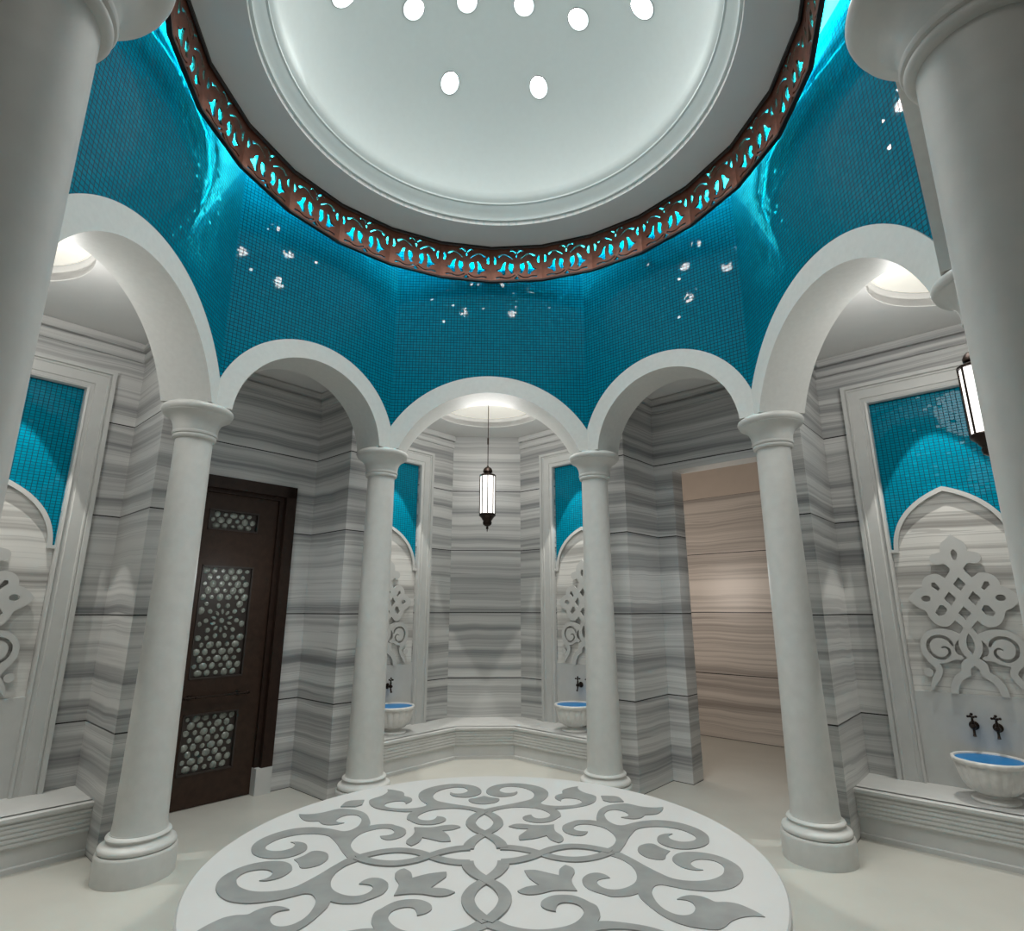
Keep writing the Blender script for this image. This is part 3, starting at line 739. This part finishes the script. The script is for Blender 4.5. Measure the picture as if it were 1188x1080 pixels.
# ------------------------------------------------------------------ fretwork ring
NR = 24; RR = 1.405; hwf = RR * math.tan(PI / NR); RZ0, RZ1 = 2.314, 2.597
ring = empty('fretwork_ring', (0, 0, zz(RZ0))); tag(ring, 'brown carved fretwork ring around the dome opening, lit turquoise from behind', 'ring')
def fh(pts, s=3, corner=50): return smooth_loop(pts, s, corner)
hh = []
A = [[(.018, .070), (.040, .062), (.052, .085), (.060, .118), (.052, .158), (.030, .150), (.022, .120), (.030, .095)],        # inner leaf
     [(.078, .060), (.098, .052), (.112, .075), (.150, .100), (.118, .112), (.100, .150), (.078, .168), (.086, .130), (.084, .090)],  # tulip
     stroke([(.012, .052), (.045, .034), (.080, .030), (.115, .040), (.150, .036)], [.010, .008, .009, .010, .016]),
     stroke([(.030, .185), (.052, .205), (.080, .222), (.110, .222), (.135, .205)], [.006, .007, .007, .009, .018]),
     stroke([(.006, .232), (.018, .248), (.036, .256), (.050, .246)], [.008, .010, .009, .005]),
     stroke([(.162, .150), (.158, .180), (.165, .212)], [.006, .018, .005])]
for sg in (-1, 1):
    for h in A: hh.append([(sg * x, z) for x, z in (fh(h) if len(h) < 12 else h)])
hh.append(fh([(0, .010), (.012, .020), (.026, .024), (.010, .034), (0, .048), (-.010, .034), (-.026, .024), (-.012, .020)]))
hh.append(fh([(0, .196), (.006, .215), (0, .228), (-.006, .215)]))
b = MB(False)
b.fill([(-hwf, .006), (hwf, .006), (hwf, .277), (-hwf, .277)], hh, lambda u, v, d: (u, d, v), .012)
pm = b.mesh('fretwork_panel')
pm.materials.append(M['copper'])
for k in range(NR):
    a = 2 * PI * (k + .5) / NR
    o = bpy.data.objects.new('fretwork_panel', pm); COL.objects.link(o); o.parent = ring
    p = rot2((0, RR), a); o.location = (p[0] * S, p[1] * S, 0); o.rotation_euler = (0, 0, a)
poly = lambda r: [rot2((hwf * r / RR, r), 2 * PI * k / NR + PI / NR) for k in range(NR)]
b = MB(False); b.sweep(poly(RR), [(-.006, .012), (-.006, 0), (.016, 0), (.016, .012)], True, True); b.build('bottom_rim', 'copper_dark', ring)
b = MB(False); b.sweep(poly(RR), [(-.010, .262), (-.018, .268), (-.018, .283), (.016, .283), (.016, .262)], True, True); b.build('top_rim', 'copper_dark', ring)
# LED strip behind the ring
led = MB(); led.sweep(poly(1.448), [(0, 2.50), (.010, 2.50), (.010, 2.515), (0, 2.515), (0, 2.50)], True, True)
o = led.build('led_strip', 'led'); tag(o, 'thin turquoise light strip glowing through the openings of the carved brown ring', 'light strip')

# ------------------------------------------------------------------ lights
def lamp(name, typ, loc, energy, col=(1, 1, 1), rot=(0, 0, 0), **k):
    l = bpy.data.lights.new(name, typ); l.energy = energy; l.color = col
    for a, v in k.items(): setattr(l, a, v)
    o = bpy.data.objects.new(name, l); COL.objects.link(o); o.location = loc; o.rotation_euler = rot; return o
# downlight beams
for k, (x, y) in enumerate(SPOTS):
    lamp('dome_spot_beam', 'SPOT', (x * S, y * S, zz(dome_z(math.hypot(x, y)) - .03)), 48, (1, .985, .95), spot_size=math.radians(84), spot_blend=.8, shadow_soft_size=.06)
for k in range(24):
    a = 2 * PI * (k + .5) / 24; p = rot2((0, 1.435), a)
    lamp('led_glow', 'AREA', (p[0] * S, p[1] * S, zz(2.43)), 9.0, (.02, .80, .95), (PI - math.radians(24), 0, a), shape='RECTANGLE', size=.5, size_y=.03, spread=math.radians(75), specular_factor=0)
lamp('dome_fill', 'SPOT', (0, 0, zz(1.2)), 36, (.95, 1, .985), (PI, 0, 0), spot_size=math.radians(71), spot_blend=.12, shadow_soft_size=.3, specular_factor=0)  # added spot without a fixture, brightens the dome from below
lamp('hall_fill', 'POINT', (0, 0, zz(1.5)), 14, (1, 1, .97), shadow_soft_size=.5, specular_factor=0)
# alcove cove glow and basin downlights
for sd in ('north', 'east', 'west', 'south'):
    p = rot2((0, 2.0), ROT[sd])
    lamp('alcove_glow', 'POINT', (p[0] * S, p[1] * S, zz(1.42)), 22 if sd in ('east', 'west') else 24 if sd == 'north' else 4, (1, .98, .95), shadow_soft_size=.25)
for k, (dn, sg, _, _) in enumerate(AL):
    p = rot2((1.284 * sg, 2.46 - .235), ROT[dn])
    lamp('basin_downlight', 'SPOT', (p[0] * S, p[1] * S, zz(1.64)), 150, (1, .97, .9), spot_size=math.radians(46), spot_blend=.12, shadow_soft_size=.01)
for dn, e in (('northeast', 4.0), ('northwest', 3.0), ('southeast', 3), ('southwest', 3)):
    p = rot2((0, 2.1), ROT[dn]); lamp('passage_glow', 'POINT', (p[0] * S, p[1] * S, zz(.2)), e, (.97, 1, 1), shadow_soft_size=.15)
p = rot2((0.02, 2.16), ROT['northwest']); lamp('door_downlight', 'SPOT', (p[0] * S, p[1] * S, zz(1.60)), 14, (1, .95, .85), spot_size=math.radians(40), spot_blend=.6, shadow_soft_size=.03)
p = rot2((-1.0, 2.85), ROT['northeast']); lamp('corridor_glow', 'POINT', (p[0] * S, p[1] * S, zz(.2)), 34, (1, .88, .78), shadow_soft_size=.35)

w = bpy.data.worlds.new('World'); scene.world = w; w.use_nodes = True
w.node_tree.nodes['Background'].inputs[0].default_value = (.5, .5, .5, 1); w.node_tree.nodes['Background'].inputs[1].default_value = .05

# ------------------------------------------------------------------ camera
cam = bpy.data.cameras.new('camera'); co = bpy.data.objects.new('camera', cam); COL.objects.link(co)
cam.sensor_width = 36; cam.sensor_fit = 'HORIZONTAL'; cam.lens = 36 * 664.4 / 1188; cam.clip_start = .02
co.location = (-.0567 * S, -2.319 * S, H0 * S)
co.rotation_euler = (math.radians(90 + 14.064), 0, -math.radians(3.185))
scene.camera = co
scene.view_settings.view_transform = 'Standard'; scene.view_settings.look = 'None'; scene.view_settings.exposure = 0
scene.cycles.use_denoising = True
scene.cycles.max_bounces = 8; scene.cycles.diffuse_bounces = 5
